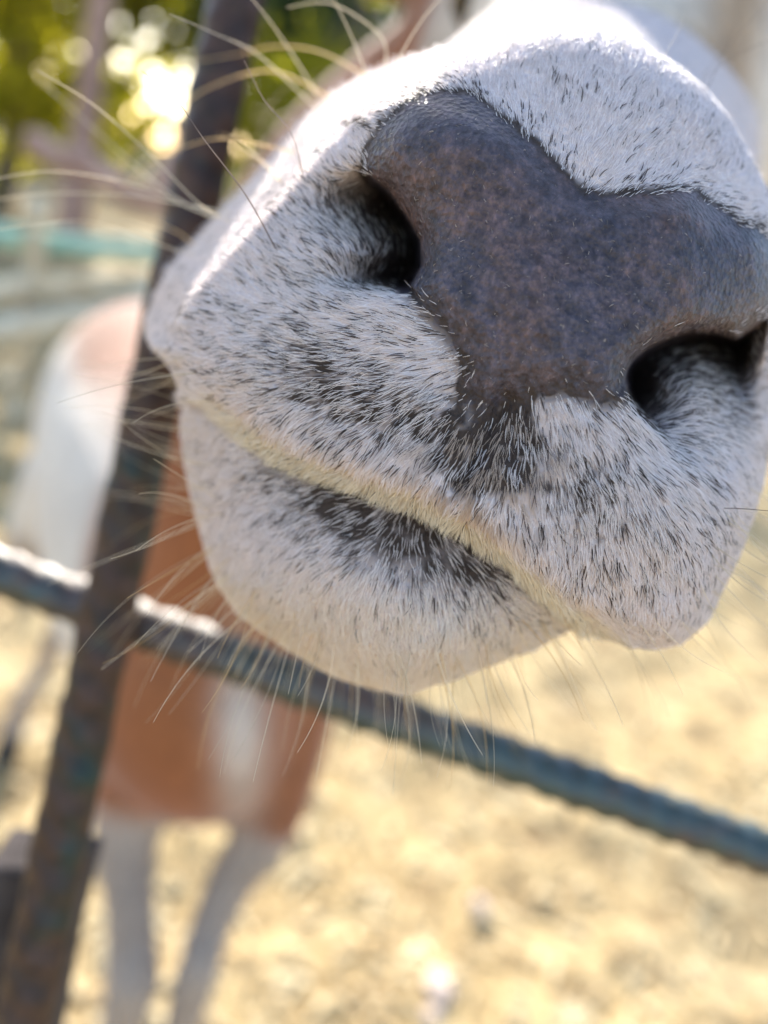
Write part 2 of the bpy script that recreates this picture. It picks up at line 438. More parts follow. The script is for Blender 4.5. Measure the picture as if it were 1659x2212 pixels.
# the cheek turns away sharply on the sunny side
aa = np.degrees(np.arctan2(PX[:, 1]-CEN[1], PX[:, 0]-CEN[0])) % 360
cheek = sstep(183, 192, aa)*(1-sstep(252, 272, aa))
dc = np.clip(84-de, 0, None); ch_prof = 0.56*(np.sqrt(dc*dc+14.0**2)-14.0)+rnd(de, 40, 9.0)
ru = ru*(1-cheek)+ch_prof*cheek
Z += np.where(lower, rl, ru)
Z += 0.25*hash_noise(PX[:, 0]/100, PX[:, 1]/100, 2.2)
Z = Z.reshape(NR, NTH)
Zs = Z.copy()
for _ in range(2):                                       # light smoothing along the rings
    Zs = 0.5*Zs + 0.25*(np.roll(Zs, 1, 1)+np.roll(Zs, -1, 1))
    Zs[1:-1] = 0.5*Zs[1:-1]+0.25*(Zs[2:]+Zs[:-2])
Zs[:6] = Zs[:6].mean(1, keepdims=True)*0.6+Zs[:6]*0.4
Z = Zs
face3 = P(SX, SY, Z/1000.0)
# back from the outline into the head
NB = 46
HC = P(1330, 240, 0.32); ax_r = RGT*math.cos(0.29)-UPV*math.sin(0.29); ax_u = UPV*math.cos(0.29)+RGT*math.sin(0.29)
ring0 = face3[-1]; ring1v = (face3[-1]-face3[-6]); ring1v /= np.linalg.norm(ring1v, axis=1)[:, None]
c0 = ring0.mean(0)
end = HC + np.outer(np.cos(th+0.29*0), ax_r*0.056*np.ones(3)) - np.outer(np.sin(th), ax_u*0.066*np.ones(3))
back = []
for i in range(1, NB+1):
    t = (i/NB)**1.25
    h = t
    # Hermite between rim (leaving backwards) and the head ring
    p0, p1 = ring0, end
    m0 = (ring1v*0.30+fwd*0.9)*0.10; m1 = (end.mean(0)-c0)*0.9
    b0 = 2*h**3-3*h**2+1; b1 = h**3-2*h**2+h; b2 = -2*h**3+3*h**2; b3 = h**3-h**2
    back.append(b0*p0+b1*m0+b2*p1+b3*m1)
back = np.array(back)
# keep the notch of the mouth corner from running all along the jaw
for i in range(NB):
    wgt = min(1.0, i/12.0)
    for _ in range(int(1+wgt*30)):
        back[i] = 0.5*back[i]+0.25*(np.roll(back[i], 1, 0)+np.roll(back[i], -1, 0))
MV = np.concatenate([face3, back])                       # (NR+NB, NTH, 3)
NRT = NR+NB
verts = MV.reshape(-1, 3)
mf = grid_faces(NTH, NRT, True)
capc = len(verts)
verts = np.vstack([verts, P(CEN[0], CEN[1], Z[0].mean()/1000.0)[None]])
# normals
du = np.roll(MV, -1, 1)-np.roll(MV, 1, 1); dv = np.gradient(MV, axis=0)
NRM = np.cross(du, dv); NRM /= np.linalg.norm(NRM, axis=2)[..., None]+1e-12
if (NRM[NR//2]@fwd).mean() > 0: NRM = -NRM

# colour of the skin under the fur (pigment, with nostril shade painted in)
full_px = proj(MV.reshape(-1, 3))
pxa = full_px[:, :2]
def noise2(p, s, seed=0):
    """value noise in picture-scale units on a lattice"""
    r = np.random.default_rng(seed); T = r.random((128, 128))
    q = p/s; i = np.floor(q).astype(int); f = q-i; f = f*f*(3-2*f)
    g = lambda a, b: T[(i[:, 1]+b) % 128, (i[:, 0]+a) % 128]
    return (g(0, 0)*(1-f[:, 0])+g(1, 0)*f[:, 0])*(1-f[:, 1])+(g(0, 1)*(1-f[:, 0])+g(1, 1)*f[:, 0])*f[:, 1]
def blob(p, x, y, rx, ry, a=0.0):
    ca, sa = math.cos(a), math.sin(a); dx = p[:, 0]-x; dy = p[:, 1]-y
    return np.exp(-(((dx*ca+dy*sa)/rx)**2+((-dx*sa+dy*ca)/ry)**2))
def zones(p, low, s_leather, dmo):
    """how dark the pigment is (0..1) at places on the muzzle"""
    z = 0.75*blob(p, 820, 900, 330, 120, 0.25)+0.75*blob(p, 1300, 1090, 260, 170, 0.6)+0.5*blob(p, 640, 740, 280, 130, 0.2)
    z += 0.9*blob(p, 1050, 960, 90, 130, 0.3) + 0.45*blob(p, 740, 520, 110, 110) + 0.16*blob(p, 1350, 250, 260, 110, 0.4)
    z += 0.5*blob(p, 1560, 880, 120, 90)
    z = np.where(low, 1.2*blob(p, 900, 1125, 230, 62, 0.42)+0.75*blob(p, 880, 1180, 300, 100, 0.4)+0.25*blob(p, 650, 1080, 170, 70, 0.5), z)
    z += np.where(low, 0, 1.0*np.exp(-(np.clip(-s_leather, 0, None)/26)**2))
    z = np.where(~low, z*sstep(18, 62, dmo), z)
    return np.clip(z, 0, 1)
N0 = NR*NTH
nvis = len(full_px)
lowf = np.zeros(nvis, bool); lowf[:N0] = lower; lowf[N0:] = np.tile(lower[-NTH:], NB)
slf = np.full(nvis, -300.0); slf[:N0] = sl
dmf = np.full(nvis, 300.0); dmf[:N0] = dm
dark = zones(pxa, lowf, slf, dmf); dark[N0:] *= 0.2
dark = np.where(lowf, dark*(0.7+0.6*noise2(pxa, 22, 1)), sstep(0.5, 1.0, dark*(0.75+0.5*noise2(pxa, 22, 1)))*0.9+0.25*dark)
nearl = np.exp(-(np.clip(-slf, 0, None)/(20+26*sstep(600, 700, pxa[:, 1])))**2)*(~lowf)
dark = np.clip(np.maximum(dark, nearl), 0, 1)
hole = np.zeros(nvis); hole[:N0] = np.clip(wL*2.2, 0, 1)+np.clip(wR*2.0, 0, 1)
hole = np.clip(hole, 0, 1)
wmin = np.full(nvis, 300.0); wmin[:N0] = np.minimum(np.where(PX[:, 1] > 385, wl_, 300), np.where(PX[:, 0] < 1640, wr_, 300))
edge_n = (noise2(pxa, 16, 3)-0.5)*22+(noise2(pxa, 7, 4)-0.5)*10
rim_w = sstep(600, 680, pxa[:, 1])*(1-sstep(0, 30, 30-wmin))
nose = sstep(-8-14*rim_w, 8+18*rim_w, slf+edge_n*(0.5+1.6*rim_w))
nose = np.maximum(nose, np.exp(-(wmin/13)**4))
pale = np.array([0.66, 0.55, 0.53]); drk = np.array([0.045, 0.030, 0.024])
skin = pale*(1-dark[:, None])+drk*dark[:, None]
skin = skin*(1-hole[:, None])+np.array([0.045, 0.03, 0.028])*hole[:, None]  # shade inside the nostrils put into the skin colour
nose_skin = nose

def skin_mat():
    m = NT('muzzle_skin'); c = m.coord()
    a = m.attr('skin').outputs['Color']; nz = m.attr('nose').outputs['Fac']
    n1 = m.noise(c, 70.0, 5, 0.6); n2 = m.noise(c, 420.0, 4, 0.6); n3 = m.noise(c, 1500.0, 3, 0.6)
    lea = m.ramp(n1, [(0.34, (0.050, 0.046, 0.062)), (0.48, (0.068, 0.054, 0.064)), (0.60, (0.094, 0.062, 0.060)), (0.72, (0.062, 0.055, 0.072))])
    mot = m.ramp(n2, [(0.32, (0.50, 0.48, 0.48)), (0.50, (1, 1, 1)), (0.72, (1.7, 1.6, 1.55))])
    lea = m.mix(0.85, lea, mot, 'MULTIPLY')
    mp = m.node('ShaderNodeMapping'); mp.inputs['Rotation'].default_value = (0.3, 0.5, 0.2); mp.inputs['Scale'].default_value = (1, 1, 0.45); m.link(c, mp.inputs['Vector'])
    n4 = m.noise(mp.outputs['Vector'], 1300.0, 5, 0.7)
    lea = m.mix(0.7, lea, m.ramp(n4, [(0.34, (0.5, 0.48, 0.5)), (0.50, (0.95, 0.93, 0.95)), (0.68, (1.9, 1.75, 1.7))]), 'MULTIPLY')
    fl = m.ramp(n3, [(0.66, (0, 0, 0)), (0.74, (1, 1, 1))])
    lea = m.mix(m.mix(1.0, fl, (0.55, 0.55, 0.55), 'MULTIPLY'), lea, (0.36, 0.29, 0.25))
    m.link(m.mix(nz, a, lea), m.b.inputs['Base Color'])
    m.link(m.ramp(nz, [(0, (0.75, 0.75, 0.75)), (1, (0.46, 0.46, 0.46))]), m.b.inputs['Roughness'])
    vo = m.node('ShaderNodeTexVoronoi'); vo.inputs['Scale'].default_value = 1050.0; vo.inputs['Randomness'].default_value = 1.0
    m.link(c, vo.inputs['Vector'])
    hgt = m.mix(0.5, vo.outputs['Distance'], n4)
    b1 = m.bump(hgt, 0.8, 0.0009); b2 = m.bump(n2, 0.5, 0.0011, b1)
    m.link(b2, m.b.inputs['Normal'])
    return m.m
SKIN = skin_mat()

# ---------------------------------------------------------------- deer: rest of the body
def cp(x, y, z): return P(float(x), float(y), float(z))
parts = []
def limb(rows, n=26, nseg=16, up=(0, 0, 1)):
    """rows of (picture x, y, distance, across radius, upward radius)"""
    q = spline([list(cp(*r[:3]))+list(r[3:]) for r in rows], n)
    parts.append(tube(q[:, :3], q[:, 3:5], nseg, up=up))
def limbw(rows, n=26, nseg=16, up=(0, 0, 1)):
    q = spline(rows, n); parts.append(tube(q[:, :3], q[:, 3:5], nseg, up=up))
headv = (HC-c0)/np.linalg.norm(HC-c0)
# head from the bridge of the nose to the nape, then neck, trunk, legs
headv = headv+np.array([0, 0, 0.10]); headv /= np.linalg.norm(headv)
nape = HC+headv*0.16+np.array([-0.05, 0.03, -0.02])
q = [np.r_[HC-headv*0.07, .044, .050], np.r_[HC-headv*0.015, .056, .062], np.r_[HC+headv*0.05, .078, .076], np.r_[HC+headv*0.11, .066, .078], np.r_[nape, .045, .06], np.r_[nape+headv*0.03, .02, .03]]
limbw(q, 26, 24)
chest = cp(440, 1390, 0.70)
q = [np.r_[nape-headv*0.03, .050, .066], np.r_[nape*0.72+chest*0.28+np.array([-0.06, 0.04, 0.0]), .074, .080], np.r_[nape*0.36+chest*0.64+np.array([-0.03, 0.03, 0.02]), .090, .092], np.r_[chest+np.array([0, 0.03, 0.03]), .10, .11], np.r_[chest+np.array([-0.02, 0.12, 0.0]), .09, .10]]
limbw(q, 26, 24)
rump = cp(300, 900, 1.16)
q = [np.r_[chest+np.array([0.0, -0.035, -0.01]), .055, .07], np.r_[chest, .098, .115], np.r_[chest*0.72+rump*0.28+np.array([0, 0, -0.005]), .125, .145], np.r_[chest*0.4+rump*0.6, .135, .15], np.r_[rump, .13, .16], np.r_[rump+np.array([-0.03, 0.11, 0.0]), .09, .11], np.r_[rump+np.array([-0.04, 0.16, -0.01]), .03, .04]]
limbw(q, 34, 28)
limb([(400, 1400, 0.70, .07, .075), (420, 1500, 0.69, .088, .085), (440, 1610, 0.705, .080, .075), (455, 1690, 0.735, .045, .04)], 22, 22, up=(0, 1, 0))
def floor_leg(rows):
    rows = [np.asarray(r, float) for r in rows]; limbw(rows, 34, 16, up=(0, 1, 0))
# front legs follow the picture, then stand on the ground
for top, knee_rows in (((300, 1640, 0.70, .050, .060), ((275, 1800, 0.685, .028, .030), (282, 1960, 0.67, .020, .022), (284, 2070, 0.665, .021, .023), (284, 2130, 0.66, .021, .023))),
                       ((590, 1600, 0.72, .048, .060), ((580, 1770, 0.70, .029, .032), (500, 1900, 0.69, .021, .023), (445, 2030, 0.675, .0175, .019), (425, 2110, 0.665, .0175, .019)))):
    rows = [np.r_[cp(*top[:3])+np.array([0, 0.02, 0.03]), top[3:]]]+[np.r_[cp(*r[:3]), r[3:]] for r in knee_rows]
    k3 = rows[-1][:3]; foot = np.array([k3[0]-0.005, k3[1]+0.02, 0.0])
    rows += [np.r_[k3*0.6+foot*0.4, .0145, .016], np.r_[foot+np.array([0, 0, 0.085]), .0135, .015], np.r_[foot+np.array([0, -0.006, 0.06]), .018, .020], np.r_[foot+np.array([0, -0.02, 0.03]), .019, .024], np.r_[foot+np.array([0, -0.028, -0.01]), .021, .028]]
    floor_leg(rows)
# hind legs
for hx, sgn in ((cp(120, 1080, 1.12), -1), (cp(300, 1080, 1.16), 1)):
    foot = np.array([hx[0]-0.02, hx[1]+0.04, 0.0])
    hock = np.array([hx[0], hx[1]+0.10, 0.27])
    rows = [np.r_[hx+np.array([0.03, 0.02, 0.05]), .075, .115], np.r_[hx+np.array([0.01, 0.02, -0.06]), .066, .10], np.r_[hx*0.45+hock*0.55+np.array([0, -0.02, 0]), .040, .052], np.r_[hock, .021, .03], np.r_[hock*0.5+foot*0.5+np.array([0, 0.02, 0]), .015, .018],
            np.r_[foot+np.array([0, 0, 0.08]), .014, .016], np.r_[foot+np.array([0, -0.01, 0.05]), .018, .02], np.r_[foot+np.array([0, -0.025, -0.01]), .021, .028]]
    floor_leg(rows)
# tail
tl = rump+np.array([-0.05, 0.15, 0.06]); limbw([np.r_[tl, .03, .03], np.r_[tl+np.array([-0.01, 0.05, -0.05]), .028, .024], np.r_[tl+np.array([-0.01, 0.06, -0.13]), .012, .012]], 14, 12)
EARS = []
# ears: leaf shaped, held out to the sides
for s in (-1, 1):
    e0 = nape - headv*0.02 + ax_r*s*0.045 + ax_u*0.035
    ed = (ax_r*s*0.95+ax_u*0.10+headv*0.25); ed /= np.linalg.norm(ed)
    limbw([np.r_[e0, .020, .018], np.r_[e0+ed*0.05, .040, .013], np.r_[e0+ed*0.11, .046, .010], np.r_[e0+ed*0.16, .032, .008], np.r_[e0+ed*0.195, .008, .006]], 18, 14, up=tuple(headv))
    EARS.append((e0, ed))
bm = bm_from(parts); tmp = bm_obj('tmp_body', bm, None)
rm = tmp.modifiers.new('r', 'REMESH'); rm.mode = 'VOXEL'; rm.voxel_size = 0.0055
sm_mod = tmp.modifiers.new('s', 'SMOOTH'); sm_mod.factor = 0.6; sm_mod.iterations = 7
bpy.context.view_layer.update()
ev = tmp.evaluated_get(bpy.context.evaluated_depsgraph_get()); em = ev.to_mesh()
BV = np.empty(len(em.vertices)*3, np.float32); em.vertices.foreach_get('co', BV); BV = BV.reshape(-1, 3).astype(float)
BF = np.array([list(p.vertices) if len(p.vertices) == 4 else list(p.vertices)+[p.vertices[2]] for p in em.polygons], np.int32)
ev.to_mesh_clear(); bpy.data.objects.remove(tmp, do_unlink=True)
# coat: brown neck and trunk, white face, belly, haunch and legs
BROWN = np.array([0.27, 0.088, 0.026]); WHITE = np.array([0.62, 0.55, 0.47]); TAN = np.array([0.30, 0.16, 0.05]); GREY = np.array([0.29, 0.215, 0.165])
bp = proj(BV)
bx, by = bp[:, 0], bp[:, 1]
nz_ = 0.03*hash_noise(BV[:, 0]*5, BV[:, 2]*5, 3.0)
up_ = BV[:, 2]
legline = sstep(0.442, 0.395, up_+nz_*0.5)
wts = legline.copy()
ha, hb = P(300, 900, 0.76), P(245, 1300, 0.72); xl = np.interp(up_, [hb[2], ha[2]], [hb[0], ha[0]])
haunch = sstep(0.695, 0.645, up_+nz_*0.4)*np.maximum(sstep(0.015, -0.025, BV[:, 0]-xl+nz_*0.3)*(BV[:, 1] > chest[1]-0.05), sstep(0.18, 0.26, BV[:, 1]-chest[1]))
wts = np.maximum(wts, haunch)
hd = (BV-HC)@headv
face_w = sstep(0.36, 0.27, hd+nz_)*(np.linalg.norm(BV-HC-np.outer(hd, headv), axis=1) < 0.12)*(np.linalg.norm(BV-HC, axis=1) < 0.30)*sstep(0.86, 0.93, up_)*sstep(-0.115, -0.075, (BV-HC)@ax_r)
wts = np.maximum(wts, face_w)
fr = np.exp(-(((bx-520)/55)**2+((by-1580)/210)**2))*(BV[:, 1] < chest[1]+0.05)
wts = np.maximum(wts, 0.75*fr)
wts = np.clip(wts, 0, 1)[:, None]
C = BROWN*(1-wts)+WHITE*wts
C = C*(1-0.85*legline[:, None])+GREY*0.85*legline[:, None]
streak = np.exp(-(((BV-HC)@ax_r-0.02)/0.018)**2)*face_w
C = C*(1-0.9*streak[:, None])+TAN*0.9*streak[:, None]
eyew = np.exp(-(np.linalg.norm(BV-P(1664, 362, 0.365), axis=1)/0.017)**2)[:, None]
C = C*(1-eyew)+np.array([0.03, 0.022, 0.02])*eyew
for e0, ed in EARS:
    ea = (BV-e0)@ed; er = np.linalg.norm(BV-e0-np.outer(ea, ed), axis=1)
    ew = (sstep(0.015, 0.05, ea)*(ea < 0.24)*(er < 0.06))[:, None]
    C = C*(1-ew)+np.array([0.22, 0.13, 0.075])*ew
hoof = sstep(0.05, 0.035, up_)[:, None]
C = C*(1-hoof)+np.array([0.03, 0.025, 0.02])*hoof
def coat_mat():
    m = NT('coat'); c = m.coord(); a = m.attr('skin').outputs['Color']
    mp = m.node('ShaderNodeMapping'); mp.inputs['Scale'].default_value = (1, 1, 0.25); m.link(c, mp.inputs['Vector'])
    n = m.noise(mp.outputs['Vector'], 240.0, 4, 0.6); n2 = m.noise(c, 14.0, 4)
    v = m.ramp(n, [(0.3, (0.72, 0.70, 0.68)), (0.7, (1.18, 1.16, 1.14))]); v2 = m.ramp(n2, [(0.3, (0.85, 0.82, 0.8)), (0.7, (1.1, 1.1, 1.1))])
    m.link(m.mix(1.0, m.mix(1.0, a, v, 'MULTIPLY'), v2, 'MULTIPLY'), m.b.inputs['Base Color'])
    m.b.inputs['Roughness'].default_value = 0.8; m.b.inputs['Sheen Weight'].default_value = 0.25; m.b.inputs['Sheen Roughness'].default_value = 0.5
    m.link(m.bump(n, 0.5, 0.003), m.b.inputs['Normal'])
    return m.m
COAT = coat_mat()
deer = empty('deer', (chest[0], chest[1], 0.0))
tag(deer, 'brown and white deer poking its white muzzle with dark nose through the fence', 'deer')
nm = len(verts)
AV = np.vstack([verts, BV])
capf = np.stack([np.full(NTH, capc), np.arange(NTH), np.roll(np.arange(NTH), -1), np.roll(np.arange(NTH), -1)], 1)
# quads plus the small triangles at the middle of the muzzle, written as one polygon list
me = bpy.data.meshes.new('body')
quads = np.vstack([mf, BF+nm])
istri = quads[:, 3] == quads[:, 2]
loops = np.concatenate([quads[~istri].ravel(), quads[istri][:, :3].ravel(), capf[:, :3].ravel()]).astype(np.int32)
nq, nt_ = (~istri).sum(), istri.sum()+len(capf)
starts = np.concatenate([np.arange(nq)*4, nq*4+np.arange(nt_)*3]).astype(np.int32)
me.vertices.add(len(AV)); me.vertices.foreach_set('co', AV.astype(np.float32).ravel())
me.loops.add(len(loops)); me.loops.foreach_set('vertex_index', loops)
me.polygons.add(len(starts)); me.polygons.foreach_set('loop_start', starts)
isbody = np.concatenate([(np.vstack([mf, BF+nm])[~istri][:, 0] >= nm), (np.vstack([mf, BF+nm])[istri][:, 0] >= nm), np.zeros(len(capf), bool)])
me.polygons.foreach_set('use_smooth', np.ones(len(starts), bool))
me.materials.append(SKIN); me.materials.append(COAT)
me.polygons.foreach_set('material_index', isbody.astype(np.int32))
me.update(calc_edges=True); me.validate()
color_attr(me, 'skin', np.vstack([skin, skin[:1], C]))
float_attr(me, 'nose', np.concatenate([nose_skin, [nose_skin[0]], np.zeros(len(BV))]))
body = bpy.data.objects.new('body', me); col.objects.link(body)
bpy.context.view_layer.update()
def under(o, p): o.parent = p; o.matrix_parent_inverse = p.matrix_world.inverted()
under(body, deer)
# eyes
def eye_mat():
    m = NT('eye'); m.b.inputs['Base Color'].default_value = (0.012, 0.008, 0.008, 1); m.b.inputs['Roughness'].default_value = 0.06; m.b.inputs['Specular IOR Level'].default_value = 0.6
    return m.m
EYE = eye_mat()
for s in (-1, 1):
    bm = bmesh.new(); bmesh.ops.create_uvsphere(bm, u_segments=24, v_segments=16, radius=0.0165)
    o = bm_obj('eye', bm, EYE, deer)
    pos = P(1664, 352, 0.365) if s > 0 else HC+headv*0.055-ax_r*0.070+ax_u*0.012
    o.matrix_world = Matrix.Translation(Vector(pos))

# ---------------------------------------------------------------- deer: fur on the muzzle
def hair_mat(name, trans=0.35, rough=0.45):
    m = NT(name); a = m.attr('hair').outputs['Color']
    m.link(a, m.b.inputs['Base Color']); m.b.inputs['Roughness'].default_value = rough; m.b.inputs['Specular IOR Level'].default_value = 0.25
    t = m.node('ShaderNodeBsdfTranslucent'); m.link(a, t.inputs['Color'])
    mx = m.node('ShaderNodeMixShader'); mx.inputs[0].default_value = trans
    m.link(m.b.outputs[0], mx.inputs[1]); m.link(t.outputs[0], mx.inputs[2]); m.link(mx.outputs[0], m.out.inputs['Surface'])
    return m.m
def hair_object(name, pts, rad, colr, mat, parent):
    """pts (N, K, 3), rad (N, K), colr (N, K, 3)"""
    N, K = pts.shape[:2]
    hc = bpy.data.hair_curves.new(name); hc.add_curves([K]*N)
    hc.points.foreach_set('position', pts.astype(np.float32).ravel())
    hc.points.foreach_set('radius', rad.astype(np.float32).ravel())
    a = hc.attributes.new('hair', 'FLOAT_COLOR', 'POINT')
    buf = np.ones((N*K, 4), np.float32); buf[:, :3] = colr.reshape(-1, 3); a.data.foreach_set('color', buf.ravel())
    hc.materials.append(mat)
    o = bpy.data.objects.new(name, hc); col.objects.link(o); under(o, parent); return o
FLOW = np.array([ # picture place and the way the hair points there (dx, dy right/down)
 (1250,220,.25,-1),(1400,280,.6,-.8),(1520,400,.85,-.5),(1600,480,.95,-.25),(1150,150,.1,-1),(1050,170,-.1,-1),(950,150,-.4,-.9),(1300,100,.3,-1),(1600,330,.7,-.7),
 (850,200,-.7,-.7),(720,300,-.75,-.65),(650,420,-.75,-.65),(560,520,-.8,-.6),(450,600,-.85,-.5),(740,520,-.7,-.7),(680,620,-.85,-.55),(800,600,-.8,-.6),
 (600,700,-.95,-.3),(450,720,-1,-.15),(800,690,-.95,-.3),(900,700,-.95,-.2),(600,800,-1,-.02),(450,800,-1,.1),(800,800,-1,.1),(950,800,-.9,.3),
 (560,880,-.9,.4),(700,900,-.85,.45),(850,930,-.75,.6),(960,960,-.6,.8),(650,960,-.7,.7),(800,1010,-.6,.8),(900,1040,-.5,.85),(1040,1020,-.35,.95),(1000,1110,-.4,.9),(1080,1150,-.1,1),
 (1130,950,.0,1),(1150,1080,.05,1),(1250,930,.35,.95),(1250,1100,.2,1),(1200,1200,.1,1),(1350,1000,.45,.9),(1380,1150,.35,.95),(1330,1270,.2,1),(1450,1080,.7,.75),(1500,1200,.6,.8),(1430,1330,.35,.95),
 (1500,1000,.85,.5),(1600,1050,.85,.5),(1560,1150,.75,.65),(1480,900,.95,.0),(1580,860,1,-.1),(1640,900,1,0),(1560,780,.9,-.35),(1600,960,.95,.3),(1560,1250,.6,.8)], float)
FLOWL = np.array([(905,1110,.0,1),(850,1100,-.6,.6),(780,1090,-.9,.35),(700,1060,-.95,.25),(600,1020,-1,.2),(500,980,-1,.2),(430,920,-1,.15),(960,1140,.35,.9),(1040,1190,.65,.75),(1120,1260,.8,.6),(1200,1330,.85,.55),
 (850,1180,-.35,.95),(750,1180,-.8,.6),(620,1150,-.9,.4),(500,1120,-.95,.35),(930,1220,.15,1),(1030,1280,.4,.9),(850,1300,-.1,1),(700,1300,-.5,.85),(550,1270,-.75,.65),(850,1430,0,1),(1000,1400,.2,1),(1130,1370,.5,.85),(650,1390,-.5,.85),(450,1150,-.9,.45)], float)
def sample(n_try):
    # faces of the muzzle grid, by area
    a = MV[:-1]; b = MV[1:]
    A = np.linalg.norm(np.cross(np.roll(a, -1, 1)-a, b-a), axis=2)
    NBK = 34                                            # rings of the back that carry fur too
    A[NR+NBK:] = 0; A[NR:NR+NBK] *= np.linspace(1.0, 0.45, NBK)[:, None]
    dep = Z.reshape(-1)
    pr = (A/A.sum()).ravel()
    f = rng.choice(A.size, n_try, p=pr); i, j = np.divmod(f, NTH); j2 = (j+1) % NTH
    u = rng.random((n_try, 1)); v = rng.random((n_try, 1))
    pos = (MV[i, j]*(1-u)+MV[i, j2]*u)*(1-v)+(MV[i+1, j]*(1-u)+MV[i+1, j2]*u)*v
    nr = (NRM[i, j]*(1-u)+NRM[i, j2]*u)*(1-v)+(NRM[i+1, j]*(1-u)+NRM[i+1, j2]*u)*v
    nr /= np.linalg.norm(nr, axis=1)[:, None]+1e-12
    vid = i*NTH+j
    return pos, nr, vid, i
def fur():
    n_try = 430000
    pos, nr, vid, ring = sample(n_try)
    px = proj(pos)[:, :2]
    on_face = ring < NR-1
    lo = lowf[vid]; s_l = slf[vid]; dmo = dmf[vid]; hl = hole[vid]
    zn = zones(px, lo, s_l, dmo)*np.where(on_face, 1, 0.2)
    ek = (noise2(px, 16, 3)-0.5)*22*(0.5+1.6*sstep(600, 680, px[:, 1]))
    clump = noise2(px, 13, 11); clump2 = noise2(px, 34, 12)
    # where fur grows
    keep = np.ones(n_try)
    rw = sstep(600, 680, px[:, 1])
    keep *= 1-sstep(-6-34*rw, 10+14*rw, s_l+ek)                                # not on the bare nose
    keep *= (1-0.8*hl)*sstep(12, 22, wmin[vid])                                               # thin in the nostrils
    keep *= np.where(lo, 1-0.72*zones(px, lo, s_l, dmo), 1-0.45*sstep(0.5, 1.0, zn)) # sparser where the dark skin shows
    keep *= np.where(on_face, 1, 0.8)
    keep *= np.where((zn > 0.55) & (clump < 0.36), 0.6, 1.0)
    depth_drop = np.abs(nr@fwd)
    keep *= np.where(on_face & (depth_drop < 0.16) & (hl > 0.1), 0.1, 1)
    k = rng.random(n_try) < keep
    pos, nr, px, lo, s_l, dmo, hl, zn, clump, clump2, on_face = (q[k] for q in (pos, nr, px, lo, s_l, dmo, hl, zn, clump, clump2, on_face))
    n = len(pos)
    fl = np.where(lo[:, None], rbf(FLOWL[:, :2], FLOWL[:, 2:], px, 2e-3), rbf(FLOW[:, :2], FLOW[:, 2:], px, 2e-3))
    fl /= np.linalg.norm(fl, axis=1)[:, None]+1e-9
    cen_dir = px-np.array([1010, 800]); cen_dir /= np.linalg.norm(cen_dir, axis=1)[:, None]+1e-9
    fl = np.where(on_face[:, None], fl, cen_dir)
    jit = rng.normal(0, 0.09, n)+(noise2(px, 30, 21)-0.5)*0.5
    c, s = np.cos(jit), np.sin(jit); fl = np.stack([fl[:, 0]*c-fl[:, 1]*s, fl[:, 0]*s+fl[:, 1]*c], 1)
    d3 = fl[:, :1]*RGT-fl[:, 1:]*UPV
    d3 = np.where(on_face[:, None], d3, d3*0.15+fwd)                # on the sides the coat lies back along the face
    over = (np.exp(-(dmo/13)**2)*on_face*(~lo)*sstep(420, 560, px[:, 0]))[:, None]
    t = d3-(1-0.75*over)*(d3*nr).sum(1)[:, None]*nr; tn = np.linalg.norm(t, axis=1)[:, None]; t = t/(tn+1e-9)
    L = 0.0027*np.ones(n)
    L = np.where((px[:, 1] < 480) & ~lo, 0.0022, L)
    L = np.where(lo, 0.0030-0.0004*zn, L)
    L = np.where(~lo & (dmo < 22), 0.0023, L)
    L *= 1-0.35*np.exp(-(np.clip(-s_l, 0, None)/30)**2)
    L = np.where(on_face, L, 0.0030)
    L *= rng.uniform(0.65, 1.3, n)
    lift = np.radians(rng.uniform(6, 22, n)); lift = np.where(~lo & (dmo < 16), np.radians(14), lift)
    aaf = np.degrees(np.arctan2(px[:, 1]-CEN[1], px[:, 0]-CEN[0])) % 360
    edge = sstep(180, 195, aaf)*(1-sstep(255, 272, aaf))*~lo
    lift = np.where(on_face, lift, np.radians(rng.uniform(12, 30, n)+18*edge))
    L = np.where(on_face, L, L*(1+0.5*edge))
    K = 4; pts = np.empty((n, K, 3)); pts[:, 0] = pos-nr*0.0001; cur = pts[:, 0].copy()
    side = np.cross(nr, t); curl = rng.normal(0, 0.12, n)
    for i in range(1, K):
        a = lift*(1-0.36*(i-1))
        dirn = t*np.cos(a)[:, None]+nr*np.sin(a)[:, None]+side*(curl*(i-1))[:, None]
        cur = cur+dirn*(L/(K-1))[:, None]; pts[:, i] = cur
    rad = 0.000050*rng.uniform(0.7, 1.3, n)[:, None]*np.array([1.0, 0.95, 0.75, 0.22])[None]
    # colours: white, greyish and cream hair with dark ones among it
    white = np.array([0.83, 0.75, 0.735]); cream = np.array([0.84, 0.755, 0.62]); darkc = np.array([0.045, 0.032, 0.028]); tan = np.array([0.42, 0.29, 0.19])
    base = white*rng.uniform(0.80, 1.05, n)[:, None]
    cr = np.where(~lo & (dmo < 52), sstep(42, 14, dmo+(clump-0.5)*20)*sstep(380, 560, px[:, 0]), 0)  # lip edge: its own yellowish tone plus painted warm bounce off the ground
    base = base*(1-cr[:, None])+cream*(cr*rng.uniform(0.75, 1.1, n))[:, None]
    ch = np.where(lo, 0.35*sstep(1150, 1350, px[:, 1]), 0)
    base = base*(1-ch[:, None])+np.array([0.82, 0.73, 0.56])*ch[:, None]  # warm bounce from the sand painted into the lower chin hair
    tt = np.clip(1.5*blob(px, 1060, 1000, 130, 130)*(noise2(px, 30, 31) > 0.52), 0, 1)*0.7
    base = base*(1-tt[:, None])+tan*tt[:, None]
    pd = np.clip(0.24*zn+0.006, 0, 0.5)*np.where(clump < 0.40, 2.2, 0.45)
    pd = np.where(~lo & (dmo < 18), 0.02, pd)
    spot = np.zeros(n)
